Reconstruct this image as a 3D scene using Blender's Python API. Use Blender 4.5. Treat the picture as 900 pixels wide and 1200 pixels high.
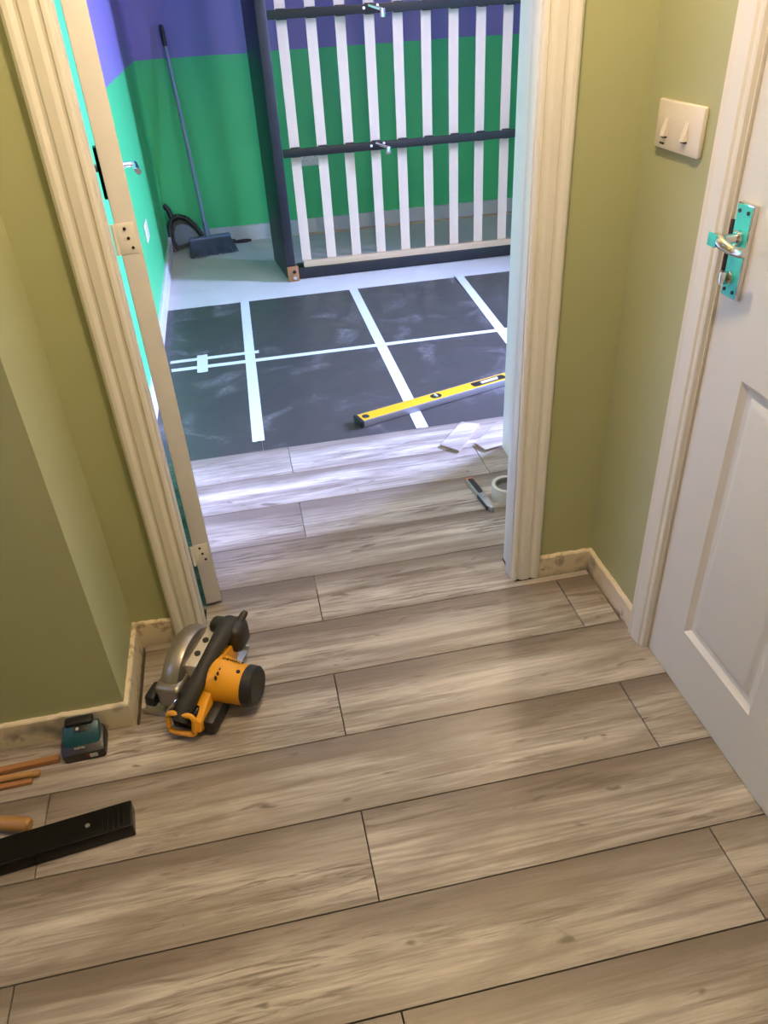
import bpy, bmesh, math, random
from mathutils import Vector, Matrix

for o in list(bpy.data.objects):
    bpy.data.objects.remove(o)
S = bpy.context.scene
COL = S.collection
rnd = random.Random(7)
R = math.radians

# ------------------------------------------------------------------ camera
CAM_H = 1.366
FPX = 893.2
YAW, PITCH, ROLL = R(-9.4596), R(55.5854), R(-3.5684)
CM = Matrix.Rotation(YAW, 3, 'Z') @ Matrix.Rotation(PITCH, 3, 'X') @ Matrix.Rotation(ROLL, 3, 'Z')
cd = bpy.data.cameras.new('camera')
cd.sensor_fit = 'VERTICAL'
cd.sensor_height = 36.0
cd.sensor_width = 27.0
cd.lens = FPX * 36.0 / 1200.0
cd.clip_start = 0.02
cam = bpy.data.objects.new('camera', cd)
COL.objects.link(cam)
cam.matrix_world = Matrix.Translation((0, 0, CAM_H)) @ CM.to_4x4()
S.camera = cam

# ------------------------------------------------------------------ world, daylight, exposure
S.view_settings.view_transform = 'Standard'
S.view_settings.look = 'None'
S.view_settings.exposure = 0.0
S.view_settings.gamma = 1.0
S.view_settings.use_curve_mapping = False
w = bpy.data.worlds.new('sky')
S.world = w
w.use_nodes = True
bgn = w.node_tree.nodes['Background']
bgn.inputs['Color'].default_value = (0.55, 0.68, 1.0, 1)
bgn.inputs['Strength'].default_value = 0.25
WIN_Y0, WIN_Y1, WIN_Z0, WIN_Z1, FAR_XR = 2.35, 3.60, 0.85, 2.1, 2.9
DAY_W = 1850.0
DAY_C = (0.41, 0.50, 1.0)
LAMP_E = 630.0
LAMP_C = (1.0, 0.74, 0.44)
LAMP_P = (0.28, 0.92, 2.2)
FAR_LAMP_P = (1.0, 3.0, 2.2)
FAR_LAMP_E = 240.0
la = bpy.data.lights.new('window_daylight', 'AREA')
la.shape = 'RECTANGLE'
la.size = 1.2
la.size_y = 1.6
la.energy = DAY_W
la.color = DAY_C
lo = bpy.data.objects.new('window_daylight', la)
COL.objects.link(lo)
lo.location = (FAR_XR + 1.2, 3.4, 2.1)
lo.rotation_euler = (0, R(90 - 8), 0)

la2 = bpy.data.lights.new('added_hall_fill', 'AREA')  # added cool fill for the right wall and door, from an invented window
la2.shape = 'RECTANGLE'
la2.size = 0.9
la2.size_y = 1.0
la2.energy = 13.0
la2.color = DAY_C
lo2 = bpy.data.objects.new('added_hall_fill', la2)
COL.objects.link(lo2)
lo2.location = (-1.7 - 0.3, 0.70, 1.55)
lo2.rotation_euler = (0, R(-90), 0)

# ------------------------------------------------------------------ pixel -> floor helper (900 x 1200 frame)
def ray(x, y):
    return CM @ Vector(((x - 450) / FPX, -(y - 600) / FPX, -1.0))

def F(x, y, z=0.0):
    r = ray(x, y)
    return Vector((0, 0, CAM_H)) + r * ((z - CAM_H) / r.z)

def onX(X, x, y):
    r = ray(x, y)
    return Vector((0, 0, CAM_H)) + r * (X / r.x)

def onY(Y, x, y):
    r = ray(x, y)
    return Vector((0, 0, CAM_H)) + r * (Y / r.y)

# ------------------------------------------------------------------ materials
def lin(c):
    return tuple(((v / 255) / 12.92 if v / 255 < 0.04045 else ((v / 255 + 0.055) / 1.055) ** 2.4) for v in c)

class NT:
    def __init__(s, name):
        s.m = bpy.data.materials.new(name)
        s.m.use_nodes = True
        s.t = s.m.node_tree
        s.b = s.t.nodes['Principled BSDF']
    def n(s, typ, **kw):
        nd = s.t.nodes.new(typ)
        for k, v in kw.items():
            if k in nd.bl_rna.properties.keys():
                setattr(nd, k, v)
            else:
                s.i(nd, k, v)
        return nd
    def i(s, nd, key, v):
        key = int(key[1:]) if (isinstance(key, str) and key[0] == '_' and key[1:].isdigit()) else key
        sock = nd.inputs[key]
        if hasattr(v, 'is_output'):
            s.t.links.new(v, sock)
        else:
            if sock.type == 'RGBA' and len(v) == 3:
                v = (*v, 1)
            sock.default_value = v
    def set(s, **kw):
        for k, v in kw.items():
            s.i(s.b, k.replace('_', ' '), v)
        return s
    def mix(s, fac, a, b, mode='MIX'):
        nd = s.t.nodes.new('ShaderNodeMix')
        nd.data_type = 'RGBA'
        nd.blend_type = mode
        nd.clamp_factor = True
        s.i(nd, '_0', fac); s.i(nd, '_6', a); s.i(nd, '_7', b)
        return nd.outputs[2]
    def math(s, op, a, b=0.0, c=0.0, clamp=False):
        nd = s.t.nodes.new('ShaderNodeMath')
        nd.operation = op
        nd.use_clamp = clamp
        s.i(nd, '_0', a); s.i(nd, '_1', b); s.i(nd, '_2', c)
        return nd.outputs[0]
    def ramp(s, fac, *stops):
        nd = s.t.nodes.new('ShaderNodeValToRGB')
        s.i(nd, 'Fac', fac)
        e = nd.color_ramp.elements
        while len(e) < len(stops):
            e.new(0.5)
        for el, (p, c) in zip(e, stops):
            el.position = p
            el.color = (c, c, c, 1) if not hasattr(c, '__len__') else (*c, 1)
        return nd.outputs[0]
    def coord(s, kind='Object', scale=(1, 1, 1), offset=None):
        tc = s.t.nodes.new('ShaderNodeTexCoord')
        mp = s.t.nodes.new('ShaderNodeMapping')
        s.t.links.new(tc.outputs[kind], mp.inputs['Vector'])
        mp.inputs['Scale'].default_value = scale
        if offset is not None:
            s.i(mp, 'Location', offset)
        return mp.outputs[0]
    def noise(s, vec, scale=5.0, detail=4.0, rough=0.5, dist=0.0):
        nd = s.t.nodes.new('ShaderNodeTexNoise')
        s.t.links.new(vec, nd.inputs['Vector'])
        nd.inputs['Scale'].default_value = scale
        nd.inputs['Detail'].default_value = detail
        nd.inputs['Roughness'].default_value = rough
        nd.inputs['Distortion'].default_value = dist
        return nd.outputs['Fac']
    def bump(s, h, strength=0.2, dist=0.01):
        nd = s.t.nodes.new('ShaderNodeBump')
        nd.inputs['Strength'].default_value = strength
        nd.inputs['Distance'].default_value = dist
        s.t.links.new(h, nd.inputs['Height'])
        s.t.links.new(nd.outputs[0], s.b.inputs['Normal'])
        return s

def plain(name, col, rough=0.5, metal=0.0, var=0.06, scale=30, spec=None, bump=0.0):
    t = NT(name)
    v = t.coord('Object')
    nz = t.noise(v, scale, 3)
    c1 = tuple(max(0, c * (1 - var)) for c in col)
    c2 = tuple(min(1, c * (1 + var)) for c in col)
    t.set(Base_Color=t.mix(nz, c1, c2), Roughness=rough, Metallic=metal)
    if spec is not None:
        t.i(t.b, 'Specular IOR Level', spec)
    if bump:
        t.bump(nz, bump, 0.002)
    return t.m

M = {}
# sage green wall paint
t = NT('sage_wall_paint')
v = t.coord('Object')
a = t.noise(v, 3.0, 4); b = t.noise(v, 260, 2)
t.set(Base_Color=t.mix(a, (0.385, 0.400, 0.222), (0.415, 0.430, 0.245)), Roughness=0.62)
t.bump(b, 0.06, 0.002)
M['sage'] = t.m
# far room paint: green below, purple above a ruled line at 1.08 m
t = NT('two_tone_wall_paint')
g = t.n('ShaderNodeNewGeometry')
sx = t.n('ShaderNodeSeparateXYZ', Vector=g.outputs['Position'])
v = t.coord('Object')
edge = t.math('ADD', sx.outputs['Z'], t.math('MULTIPLY', t.noise(v, 6, 2), 0.012))
up = t.math('GREATER_THAN', edge, 1.092)
near = t.math('MULTIPLY', t.math('LESS_THAN', sx.outputs['X'], -0.40), t.math('LESS_THAN', sx.outputs['Y'], 3.55))
up = t.math('MULTIPLY', up, t.math('SUBTRACT', 1.0, near))
gr = t.mix(t.noise(v, 2.5, 3), (0.070, 0.55, 0.205), (0.085, 0.60, 0.230))
t.set(Base_Color=t.mix(up, gr, (0.25, 0.205, 0.50)), Roughness=0.45)
t.bump(t.noise(v, 220, 2), 0.05, 0.002)
M['twotone'] = t.m
M['white'] = plain('white_gloss_paint', (0.74, 0.71, 0.66), 0.35, var=0.03, scale=12)
M['doorwhite'] = plain('white_satin_door_paint', (0.70, 0.68, 0.66), 0.42, var=0.03, scale=9)
M['ceil'] = plain('matt_white_ceiling_paint', (0.78, 0.77, 0.74), 0.8, var=0.02, scale=8)
# old skirting, chipped paint and bare plaster
t = NT('chipped_skirting_paint')
v = t.coord('Object', (1, 1, 1))
a = t.noise(v, 14, 6, 0.65); b = t.noise(v, 5, 3)
c = t.mix(t.ramp(a, (0.56, 0.0), (0.62, 1.0)), (0.72, 0.63, 0.47), (0.42, 0.33, 0.22))
c = t.mix(t.ramp(b, (0.60, 0.0), (0.66, 1.0)), c, (0.30, 0.27, 0.22))
t.set(Base_Color=c, Roughness=0.7)
t.bump(a, 0.5, 0.004)
M['skirt'] = t.m
M['farskirt'] = plain('white_skirting_paint', (0.62, 0.62, 0.64), 0.5, var=0.12, scale=10)
M['subfloor'] = plain('subfloor_gap_shadow', (0.06, 0.045, 0.035), 0.9)  # dark brown paints in the shadow of the floor gaps
# light screed floor of the far room
t = NT('pale_screed')
v = t.coord('Object')
a = t.noise(v, 4, 6, 0.6); b = t.noise(v, 1.6, 4, 0.6)
t.set(Base_Color=t.mix(t.ramp(b, (0.35, 0.0), (0.7, 1.0)), (0.63, 0.61, 0.59), (0.52, 0.50, 0.47)), Roughness=0.6)
t.bump(a, 0.1, 0.003)
M['screed'] = t.m

# laminate planks: smoky grey oak print, one random offset for each plank
t = NT('grey_oak_laminate')
oi = t.n('ShaderNodeObjectInfo')
off = t.n('ShaderNodeCombineXYZ', X=t.math('MULTIPLY', oi.outputs['Random'], 31.0), Y=t.math('MULTIPLY', oi.outputs['Random'], 17.3), Z=t.math('MULTIPLY', oi.outputs['Random'], 5.0))
tc = t.n('ShaderNodeTexCoord')
vv = t.n('ShaderNodeVectorMath', operation='ADD')
t.t.links.new(tc.outputs['Object'], vv.inputs[0]); t.t.links.new(off.outputs[0], vv.inputs[1])
def mapped(sc):
    mp = t.n('ShaderNodeMapping'); t.t.links.new(vv.outputs[0], mp.inputs['Vector']); mp.inputs['Scale'].default_value = sc; return mp.outputs[0]
sy = t.n('ShaderNodeSeparateXYZ', Vector=tc.outputs['Object'])
ly = sy.outputs['Y']                                    # 0 .. 0.192 across the plank
warp = t.noise(mapped((2.2, 6.0, 1)), 1.0, 3, 0.5)
fine = t.noise(mapped((5.0, 210.0, 1)), 1.0, 5, 0.7, 0.3)
mid = t.noise(mapped((2.0, 34.0, 1)), 1.0, 7, 0.66, 0.5)
smoke = t.noise(mapped((1.9, 10.0, 1)), 1.0, 6, 0.62, 0.5)
dash = t.noise(mapped((6.0, 70.0, 1)), 1.0, 5, 0.62, 1.1)
# cathedral figure
wv = t.n('ShaderNodeTexWave', wave_type='BANDS', bands_direction='Y')
t.t.links.new(mapped((0.10, 1.0, 1)), wv.inputs['Vector'])
wv.inputs['Scale'].default_value = 22; wv.inputs['Distortion'].default_value = 14; wv.inputs['Detail'].default_value = 2; wv.inputs['Detail Scale'].default_value = 1.0
c = t.mix(t.ramp(smoke, (0.36, 0.0), (0.66, 1.0)), (0.30, 0.253, 0.215), (0.63, 0.578, 0.525))
c = t.mix(t.ramp(mid, (0.36, 0.88), (0.54, 0.0)), c, (0.22, 0.18, 0.145))
figmask = t.math('MULTIPLY', t.ramp(t.noise(mapped((1.1, 3.5, 1)), 1.0, 2), (0.52, 0.0), (0.60, 0.48)), wv.outputs['Fac'])
c = t.mix(figmask, c, (0.20, 0.165, 0.14))
clus = t.ramp(t.noise(mapped((1.6, 9.0, 1)), 1.0, 3), (0.46, 0.12), (0.58, 1.0))
c = t.mix(t.math('MULTIPLY', t.math('MULTIPLY', t.ramp(dash, (0.50, 0.0), (0.64, 1.0)), clus), 0.85), c, (0.12, 0.088, 0.066))
kn_ = t.noise(mapped((9.0, 24.0, 1)), 1.0, 2, 0.5, 0.6)
c = t.mix(t.math('MULTIPLY', t.ramp(kn_, (0.70, 0.0), (0.76, 1.0)), 0.8), c, (0.10, 0.075, 0.058))
c = t.mix(t.math('MULTIPLY', t.ramp(fine, (0.42, 0.0), (0.72, 1.0)), 0.42), c, (0.17, 0.14, 0.115))
# smoky print darkens towards the far long edge, lightly at the near one
e1 = t.n('ShaderNodeMapRange'); t.i(e1, 'Value', t.math('ADD', ly, t.math('MULTIPLY', t.math('SUBTRACT', warp, 0.5), 0.11)))
e1.inputs['From Min'].default_value = 0.095; e1.inputs['From Max'].default_value = 0.192
e1.interpolation_type = 'SMOOTHSTEP'
c = t.mix(t.math('MULTIPLY', e1.outputs[0], 0.84), c, (0.155, 0.118, 0.092))
e2 = t.n('ShaderNodeMapRange'); t.i(e2, 'Value', t.math('ADD', ly, t.math('MULTIPLY', t.math('SUBTRACT', smoke, 0.5), 0.05)))
e2.inputs['From Min'].default_value = 0.035; e2.inputs['From Max'].default_value = 0.0
c = t.mix(t.math('MULTIPLY', e2.outputs[0], 0.38), c, (0.22, 0.18, 0.15))
t.set(Base_Color=c, Roughness=t.ramp(fine, (0.2, 0.24), (0.8, 0.38)))
t.bump(fine, 0.12, 0.0015)
M['plank'] = t.m
M['plank_core'] = plain('fibreboard_core', (0.33, 0.25, 0.18), 0.8)

# underlay sheets: dark grey, dusty
t = NT('dark_underlay_sheet')
oi = t.n('ShaderNodeObjectInfo')
v = t.coord('Object')
va = t.n('ShaderNodeVectorMath', operation='ADD')
ofs = t.n('ShaderNodeCombineXYZ', X=t.math('MULTIPLY', oi.outputs['Random'], 40.0), Y=t.math('MULTIPLY', oi.outputs['Random'], 13.0), Z=0.0)
t.t.links.new(v, va.inputs[0]); t.t.links.new(ofs.outputs[0], va.inputs[1])
d1 = t.noise(va.outputs[0], 4.5, 5, 0.6, 0.6); d2 = t.noise(va.outputs[0], 60, 3, 0.7)
dust = t.math('MULTIPLY', t.ramp(d1, (0.54, 0.0), (0.76, 1.0)), t.ramp(d2, (0.38, 0.15), (0.62, 1.0)))
t.set(Base_Color=t.mix(t.math('MULTIPLY', dust, 0.55), (0.050, 0.045, 0.043), (0.34, 0.33, 0.34)), Roughness=t.ramp(d1, (0.3, 0.30), (0.7, 0.5)))
M['underlay'] = t.m
M['tape'] = plain('pale_masking_tape', (0.56, 0.58, 0.60), 0.55, var=0.05, scale=40)

M['steel'] = plain('brushed_steel', (0.55, 0.54, 0.52), 0.32, 0.9, scale=60)
M['chrome'] = plain('polished_chrome', (0.72, 0.70, 0.68), 0.12, 1.0, var=0.02)
M['film'] = plain('turquoise_protective_film', (0.06, 0.62, 0.60), 0.35, var=0.1, scale=60)
M['black'] = plain('black_plastic', (0.016, 0.015, 0.015), 0.4, scale=60)
M['blackgloss'] = plain('glossy_black_plastic', (0.005, 0.0045, 0.004), 0.2, scale=60, spec=0.3)
M['rubber'] = plain('black_rubber', (0.022, 0.021, 0.020), 0.65, scale=60)
M['darkmetal'] = plain('dark_lock_metal', (0.05, 0.04, 0.035), 0.4, 0.7)
M['hole'] = plain('dark_recess', (0.01, 0.008, 0.007), 0.9)
M['switch'] = plain('cream_switch_plastic', (0.72, 0.66, 0.56), 0.3, var=0.02)
M['leather'] = plain('black_faux_leather', (0.016, 0.016, 0.022), 0.42, scale=180, bump=0.3)
t = NT('birch_slat_wood')
v = t.coord('Object', (60, 60, 2.5))
t.set(Base_Color=t.mix(t.noise(v, 1, 4), (0.70, 0.55, 0.42), (0.79, 0.64, 0.52)), Roughness=0.45)
M['birch'] = t.m
t = NT('pine_strip_wood')
v = t.coord('Object', (2.5, 50, 50))
t.set(Base_Color=t.mix(t.noise(v, 1, 4), (0.58, 0.40, 0.25), (0.70, 0.52, 0.35)), Roughness=0.5)
M['pine'] = t.m
t = NT('orange_stained_wood')
v = t.coord('Object', (3, 60, 60))
t.set(Base_Color=t.mix(t.noise(v, 1, 4), (0.28, 0.12, 0.045), (0.40, 0.19, 0.075)), Roughness=0.45)
M['stain'] = t.m
t = NT('varnished_handle_wood')
v = t.coord('Object', (4, 50, 50))
t.set(Base_Color=t.mix(t.noise(v, 1, 4), (0.34, 0.18, 0.06), (0.45, 0.25, 0.09)), Roughness=0.35)
M['handlewood'] = t.m
M['yellow'] = plain('yellow_tool_plastic', (0.80, 0.36, 0.015), 0.38, var=0.04)
M['levelyellow'] = plain('yellow_level_enamel', (0.80, 0.40, 0.012), 0.4, var=0.03)
M['levelgrey'] = plain('grey_level_edge', (0.34, 0.34, 0.37), 0.35, 0.3)
M['vial'] = plain('clear_vial_plastic', (0.55, 0.56, 0.50), 0.12, var=0.02)
M['guard'] = plain('grey_cast_guard', (0.34, 0.31, 0.27), 0.34, 0.75, scale=40)
M['gear'] = plain('pale_cast_metal', (0.62, 0.56, 0.47), 0.45, 0.3, scale=40)
M['teal'] = plain('teal_tool_plastic', (0.004, 0.055, 0.075), 0.4)
M['greytext'] = plain('pale_grey_print', (0.42, 0.42, 0.40), 0.5)
M['redtext'] = plain('dark_red_print', (0.12, 0.012, 0.01), 0.5)
M['slate'] = plain('slate_blue_plastic', (0.13, 0.17, 0.26), 0.3, var=0.1, scale=50)
M['bluepole'] = plain('blue_grey_pole_enamel', (0.20, 0.26, 0.36), 0.35)
M['bristle'] = plain('dark_grey_bristle', (0.10, 0.12, 0.155), 0.6)
M['orange'] = plain('orange_plastic', (0.75, 0.22, 0.03), 0.4)
M['card'] = plain('cream_tape_roll', (0.60, 0.58, 0.52), 0.6)
M['cardcore'] = plain('grey_card_core', (0.20, 0.19, 0.19), 0.7, var=0.3, scale=40)
t = NT('window_glass')
tr = t.n('ShaderNodeBsdfTransparent'); gl = t.n('ShaderNodeBsdfGlossy', Roughness=0.02)
mx = t.n('ShaderNodeMixShader', _0=0.06)
t.t.links.new(tr.outputs[0], mx.inputs[1]); t.t.links.new(gl.outputs[0], mx.inputs[2])
t.t.links.new(mx.outputs[0], t.t.nodes['Material Output'].inputs['Surface'])
M['glass'] = t.m
t = NT('lit_bulb')
t.set(Base_Color=(1, 1, 1), Emission_Color=LAMP_C, Emission_Strength=LAMP_E)
M['bulb'] = t.m
t = NT('lit_bulb_dim')
t.set(Base_Color=(1, 1, 1), Emission_Color=LAMP_C, Emission_Strength=FAR_LAMP_E)
M['bulb_far'] = t.m

# ------------------------------------------------------------------ mesh helpers
class B:
    def __init__(s):
        s.bm = bmesh.new()
    def _xf(s, verts, rot):
        if rot is not None:
            bmesh.ops.transform(s.bm, matrix=rot, verts=verts)
    def box(s, lo, hi, bev=0.0, seg=2, rot=None, mat=0):
        r = bmesh.ops.create_cube(s.bm, size=1.0)
        vs = r['verts']
        c = [(a + b) / 2 for a, b in zip(lo, hi)]
        d = [abs(b - a) for a, b in zip(lo, hi)]
        bmesh.ops.transform(s.bm, matrix=Matrix.Translation(c) @ Matrix.Diagonal((*d, 1)), verts=vs)
        fs = set(f for v in vs for f in v.link_faces)
        for f in fs:
            f.material_index = mat
        if bev > 0:
            es = list(set(e for v in vs for e in v.link_edges))
            r = bmesh.ops.bevel(s.bm, geom=es, offset=bev, segments=seg, profile=0.5, affect='EDGES')
            vs = list(set(v for f in r['faces'] for v in f.verts))
            comp, stack = set(vs), list(vs)
            while stack:
                q = stack.pop()
                for e in q.link_edges:
                    o = e.other_vert(q)
                    if o not in comp:
                        comp.add(o); stack.append(o)
            vs = list(comp)
            for f in set(f for q in vs for f in q.link_faces):
                f.material_index = mat
        s._xf(vs, rot)
        return vs
    def prism(s, pts, z0, z1, rot=None, mat=0, bev=0.0):
        n = len(pts)
        lo_ = [s.bm.verts.new((p[0], p[1], z0)) for p in pts]
        hi_ = [s.bm.verts.new((p[0], p[1], z1)) for p in pts]
        fs = [s.bm.faces.new(hi_), s.bm.faces.new(lo_[::-1])]
        for k in range(n):
            fs.append(s.bm.faces.new((lo_[k], lo_[(k + 1) % n], hi_[(k + 1) % n], hi_[k])))
        for f in fs:
            f.material_index = mat
        vs = lo_ + hi_
        if bev > 0:
            es = list(set(fs[0].edges) | set(fs[1].edges))
            r = bmesh.ops.bevel(s.bm, geom=es, offset=bev, segments=2, profile=0.5, affect='EDGES')
            comp = set(v for f in r['faces'] for v in f.verts); stack = list(comp)
            while stack:
                q = stack.pop()
                for e in q.link_edges:
                    o = e.other_vert(q)
                    if o not in comp:
                        comp.add(o); stack.append(o)
            vs = list(comp)
        s._xf(vs, rot)
        return vs
    def tube(s, path, rad, n=12, cap=True, flat=1.0, up=(0, 0, 1)):
        path = [Vector(p) for p in path]
        if not hasattr(rad, '__len__'):
            rad = [rad] * len(path)
        rings = []
        for k, p in enumerate(path):
            d = (path[min(k + 1, len(path) - 1)] - path[max(k - 1, 0)]).normalized()
            u = Vector(up)
            if abs(d.dot(u)) > 0.95:
                u = Vector((1, 0, 0)) if abs(d.x) < 0.9 else Vector((0, 1, 0))
            a = d.cross(u).normalized(); b = a.cross(d).normalized()
            rings.append([s.bm.verts.new(p + a * (math.cos(2 * math.pi * j / n) * rad[k]) + b * (math.sin(2 * math.pi * j / n) * rad[k] * flat)) for j in range(n)])
        for k in range(len(rings) - 1):
            for j in range(n):
                s.bm.faces.new((rings[k][j], rings[k][(j + 1) % n], rings[k + 1][(j + 1) % n], rings[k + 1][j]))
        if cap:
            s.bm.faces.new(rings[0][::-1]); s.bm.faces.new(rings[-1])
        return [v for r_ in rings for v in r_]
    def cyl(s, p0, p1, r0, r1=None, n=20, bev=0.0):
        r1 = r0 if r1 is None else r1
        p0, p1 = Vector(p0), Vector(p1)
        if bev:
            d = (p1 - p0).normalized() * bev
            return s.tube([p0, p0 + d, p1 - d, p1], [r0 - bev, r0, r1, r1 - bev], n)
        return s.tube([p0, p1], [r0, r1], n)
    def ball(s, c, r, seg=16):
        q = bmesh.ops.create_uvsphere(s.bm, u_segments=seg, v_segments=seg // 2, radius=1.0)
        rr = r if hasattr(r, '__len__') else (r, r, r)
        bmesh.ops.transform(s.bm, matrix=Matrix.Translation(c) @ Matrix.Diagonal((*rr, 1)), verts=q['verts'])
        return q['verts']

def link(o, parent=None):
    COL.objects.link(o)
    if parent is not None:
        o.parent = parent
    return o

def obj(name, b, mat, parent=None, loc=(0, 0, 0), rot=(0, 0, 0), angle=35):
    bm = b.bm if isinstance(b, B) else b
    bmesh.ops.recalc_face_normals(bm, faces=bm.faces)
    me = bpy.data.meshes.new(name)
    bm.to_mesh(me); bm.free()
    for m in (mat if isinstance(mat, (list, tuple)) else [mat]):
        me.materials.append(M[m])
    for p in me.polygons:
        p.use_smooth = True
    me.set_sharp_from_angle(angle=R(angle))
    o = bpy.data.objects.new(name, me)
    o.location = loc; o.rotation_euler = rot
    return link(o, parent)

def tag(o, label, cat, group=None, kind=None):
    o['label'] = label; o['category'] = cat
    if group:
        o['group'] = group
    if kind:
        o['kind'] = kind
    return o

def thing(name, label, cat, loc=(0, 0, 0), rotz=0.0, group=None, kind=None):
    o = bpy.data.objects.new(name, None)
    o.empty_display_size = 0.05
    o.location = loc; o.rotation_euler = (0, 0, rotz)
    link(o)
    return tag(o, label, cat, group, kind)

def text_mesh(name, body, size, mat, parent, mtx, depth=0.0006):
    cu = bpy.data.curves.new(name, 'FONT')
    cu.body = body; cu.size = size; cu.extrude = depth
    cu.align_x = 'CENTER'; cu.align_y = 'CENTER'
    tmp = bpy.data.objects.new(name, cu)
    COL.objects.link(tmp)
    dg = bpy.context.evaluated_depsgraph_get()
    me = bpy.data.meshes.new_from_object(tmp.evaluated_get(dg))
    bpy.data.objects.remove(tmp)
    me.materials.clear(); me.materials.append(M[mat])
    o = bpy.data.objects.new(name, me)
    link(o, parent)
    o.matrix_local = mtx
    return o

def struct(name, b, mat, label, cat, parent=None):
    o = obj(name, b, mat, parent)
    if parent is None:
        tag(o, label, cat, kind='structure')
    return o

# ================================================================== SETTING
YW0, YW1 = 1.555, 1.640          # doorway wall, hall face and far-room face
XR = 0.836                       # right hall wall
XC, YC = -0.409, 1.285           # boxed-out corner on the left
OPL, OPR = -0.250, 0.616         # rough door opening
CEIL = 2.40
SCR = -0.013                     # screed level; plank tops are 0
FXL, FYF = -0.433, 5.505         # far room left and far walls
HXL, HYB = -1.7, -1.3            # hall left end and back

b = B()
b.box((HXL - .1, HYB - .1, -0.12), (1.0, YW1 + .02, SCR), mat=0)
b.box((FXL - .1, YW1 + .02, -0.12), (FAR_XR + .1, FYF + .1, SCR), mat=1)
floor = struct('floor', b, ['subfloor', 'screed'], 'floor of grey wood-look planks running on to pale screed', 'floor')

b = B(); b.box((HXL - .1, HYB - .1, CEIL), (FAR_XR + .1, FYF + .1, CEIL + .1))
struct('ceiling', b, 'ceil', 'plain white ceiling', 'ceiling')

# doorway wall: hall side sage, far side two-tone
b = B()
b.box((XC - .02, YW0, 0), (OPL, YW1, CEIL))
b.box((OPR, YW0, 0), (0.98, YW1, CEIL))
b.box((OPL, YW0, 2.03), (OPR, YW1, CEIL))
o = struct('wall_front', b, ['sage', 'twotone'], 'sage green wall around the open doorway', 'wall')
for p in o.data.polygons:
    if p.normal.y > 0.5:
        p.material_index = 1
b = B(); b.box((0.98, YW0, 0), (FAR_XR, YW1, CEIL))
struct('wall_front_extension', b, 'twotone', 'green and purple wall of far room beside the doorway', 'wall')

# boxed-out near left wall
b = B(); b.box((HXL, YC, 0), (XC, YW1, CEIL))
struct('wall_left', b, 'sage', 'sage green boxed-out wall left of the doorway', 'wall')
b = B()
HW = (.25, 1.15, 1.1, 2.0)
b.box((HXL - .1, HYB, 0), (HXL, HW[0], CEIL)); b.box((HXL - .1, HW[1], 0), (HXL, YW1, CEIL))
b.box((HXL - .1, HW[0], 0), (HXL, HW[1], HW[2])); b.box((HXL - .1, HW[0], HW[3]), (HXL, HW[1], CEIL))
struct('wall_left_end', b, 'sage', 'sage green end wall of hallway on the left', 'wall')
b = B(); b.box((HXL - .1, HYB - .1, 0), (XR + .1, HYB, CEIL))
struct('wall_rear', b, 'sage', 'sage green wall at the rear of the hallway', 'wall')
D2A, D2B = 1.212, 0.374          # right door leaf from latch edge to hinge edge
b = B()
b.box((XR, D2A + .028, 0), (XR + .1, YW0, CEIL))
b.box((XR, HYB, 0), (XR + .1, D2B - .028, CEIL))
b.box((XR, D2B - .028, 2.02), (XR + .1, D2A + .028, CEIL))
b.box((XR + .1, D2B - .1, 0), (XR + .12, D2A + .1, 2.1))
struct('wall_right', b, 'sage', 'sage green wall with light switch beside white panel door', 'wall')

# far room walls
b = B(); b.box((FXL - .1, YW1, SCR), (FXL, FYF, CEIL))
struct('wall_far_left', b, 'twotone', 'brightly lit green and purple wall on the left of far room', 'wall')
b = B(); b.box((FXL - .1, FYF, SCR), (FAR_XR + .1, FYF + .1, CEIL))
struct('wall_far', b, 'twotone', 'shaded green and purple wall behind the upright bed frame', 'wall')
b = B()
b.box((FAR_XR, YW0, SCR), (FAR_XR + .1, WIN_Y0, CEIL))
b.box((FAR_XR, WIN_Y1, SCR), (FAR_XR + .1, FYF, CEIL))
b.box((FAR_XR, WIN_Y0, SCR), (FAR_XR + .1, WIN_Y1, WIN_Z0))
b.box((FAR_XR, WIN_Y0, WIN_Z1), (FAR_XR + .1, WIN_Y1, CEIL))
struct('wall_far_right', b, 'twotone', 'green and purple window wall of far room', 'wall')
b = B(); b.box((0.815, YW1, 0.0), (1.55, 2.25, CEIL))
struct('wall_cupboard', b, 'white', 'white boxed-in corner just beyond the right door jamb', 'wall')

wn = thing('window_1', 'white framed window in the far room side wall', 'window', (FAR_XR, 0, 0), kind='structure')
b = B()
for y0, y1, z0, z1 in ((WIN_Y0, WIN_Y0 + .06, WIN_Z0, WIN_Z1), (WIN_Y1 - .06, WIN_Y1, WIN_Z0, WIN_Z1), (WIN_Y0, WIN_Y1, WIN_Z0, WIN_Z0 + .06), (WIN_Y0, WIN_Y1, WIN_Z1 - .06, WIN_Z1)):
    b.box((.03, y0, z0), (.09, y1, z1), .004)
ym = (WIN_Y0 + WIN_Y1) / 2
b.box((.03, ym - .03, WIN_Z0), (.09, ym + .03, WIN_Z1), .004)
obj('window_frame', b, 'white', wn)
for y0, y1 in ((WIN_Y0 + .06, ym - .03), (ym + .03, WIN_Y1 - .06)):
    b = B(); b.box((.055, y0, WIN_Z0 + .06), (.06, y1, WIN_Z1 - .06)); obj('pane', b, 'glass', wn)
b = B(); b.box((-.12, WIN_Y0 - .04, WIN_Z0 - .03), (.03, WIN_Y1 + .04, WIN_Z0), .006); obj('window_sill', b, 'white', wn)

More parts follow.
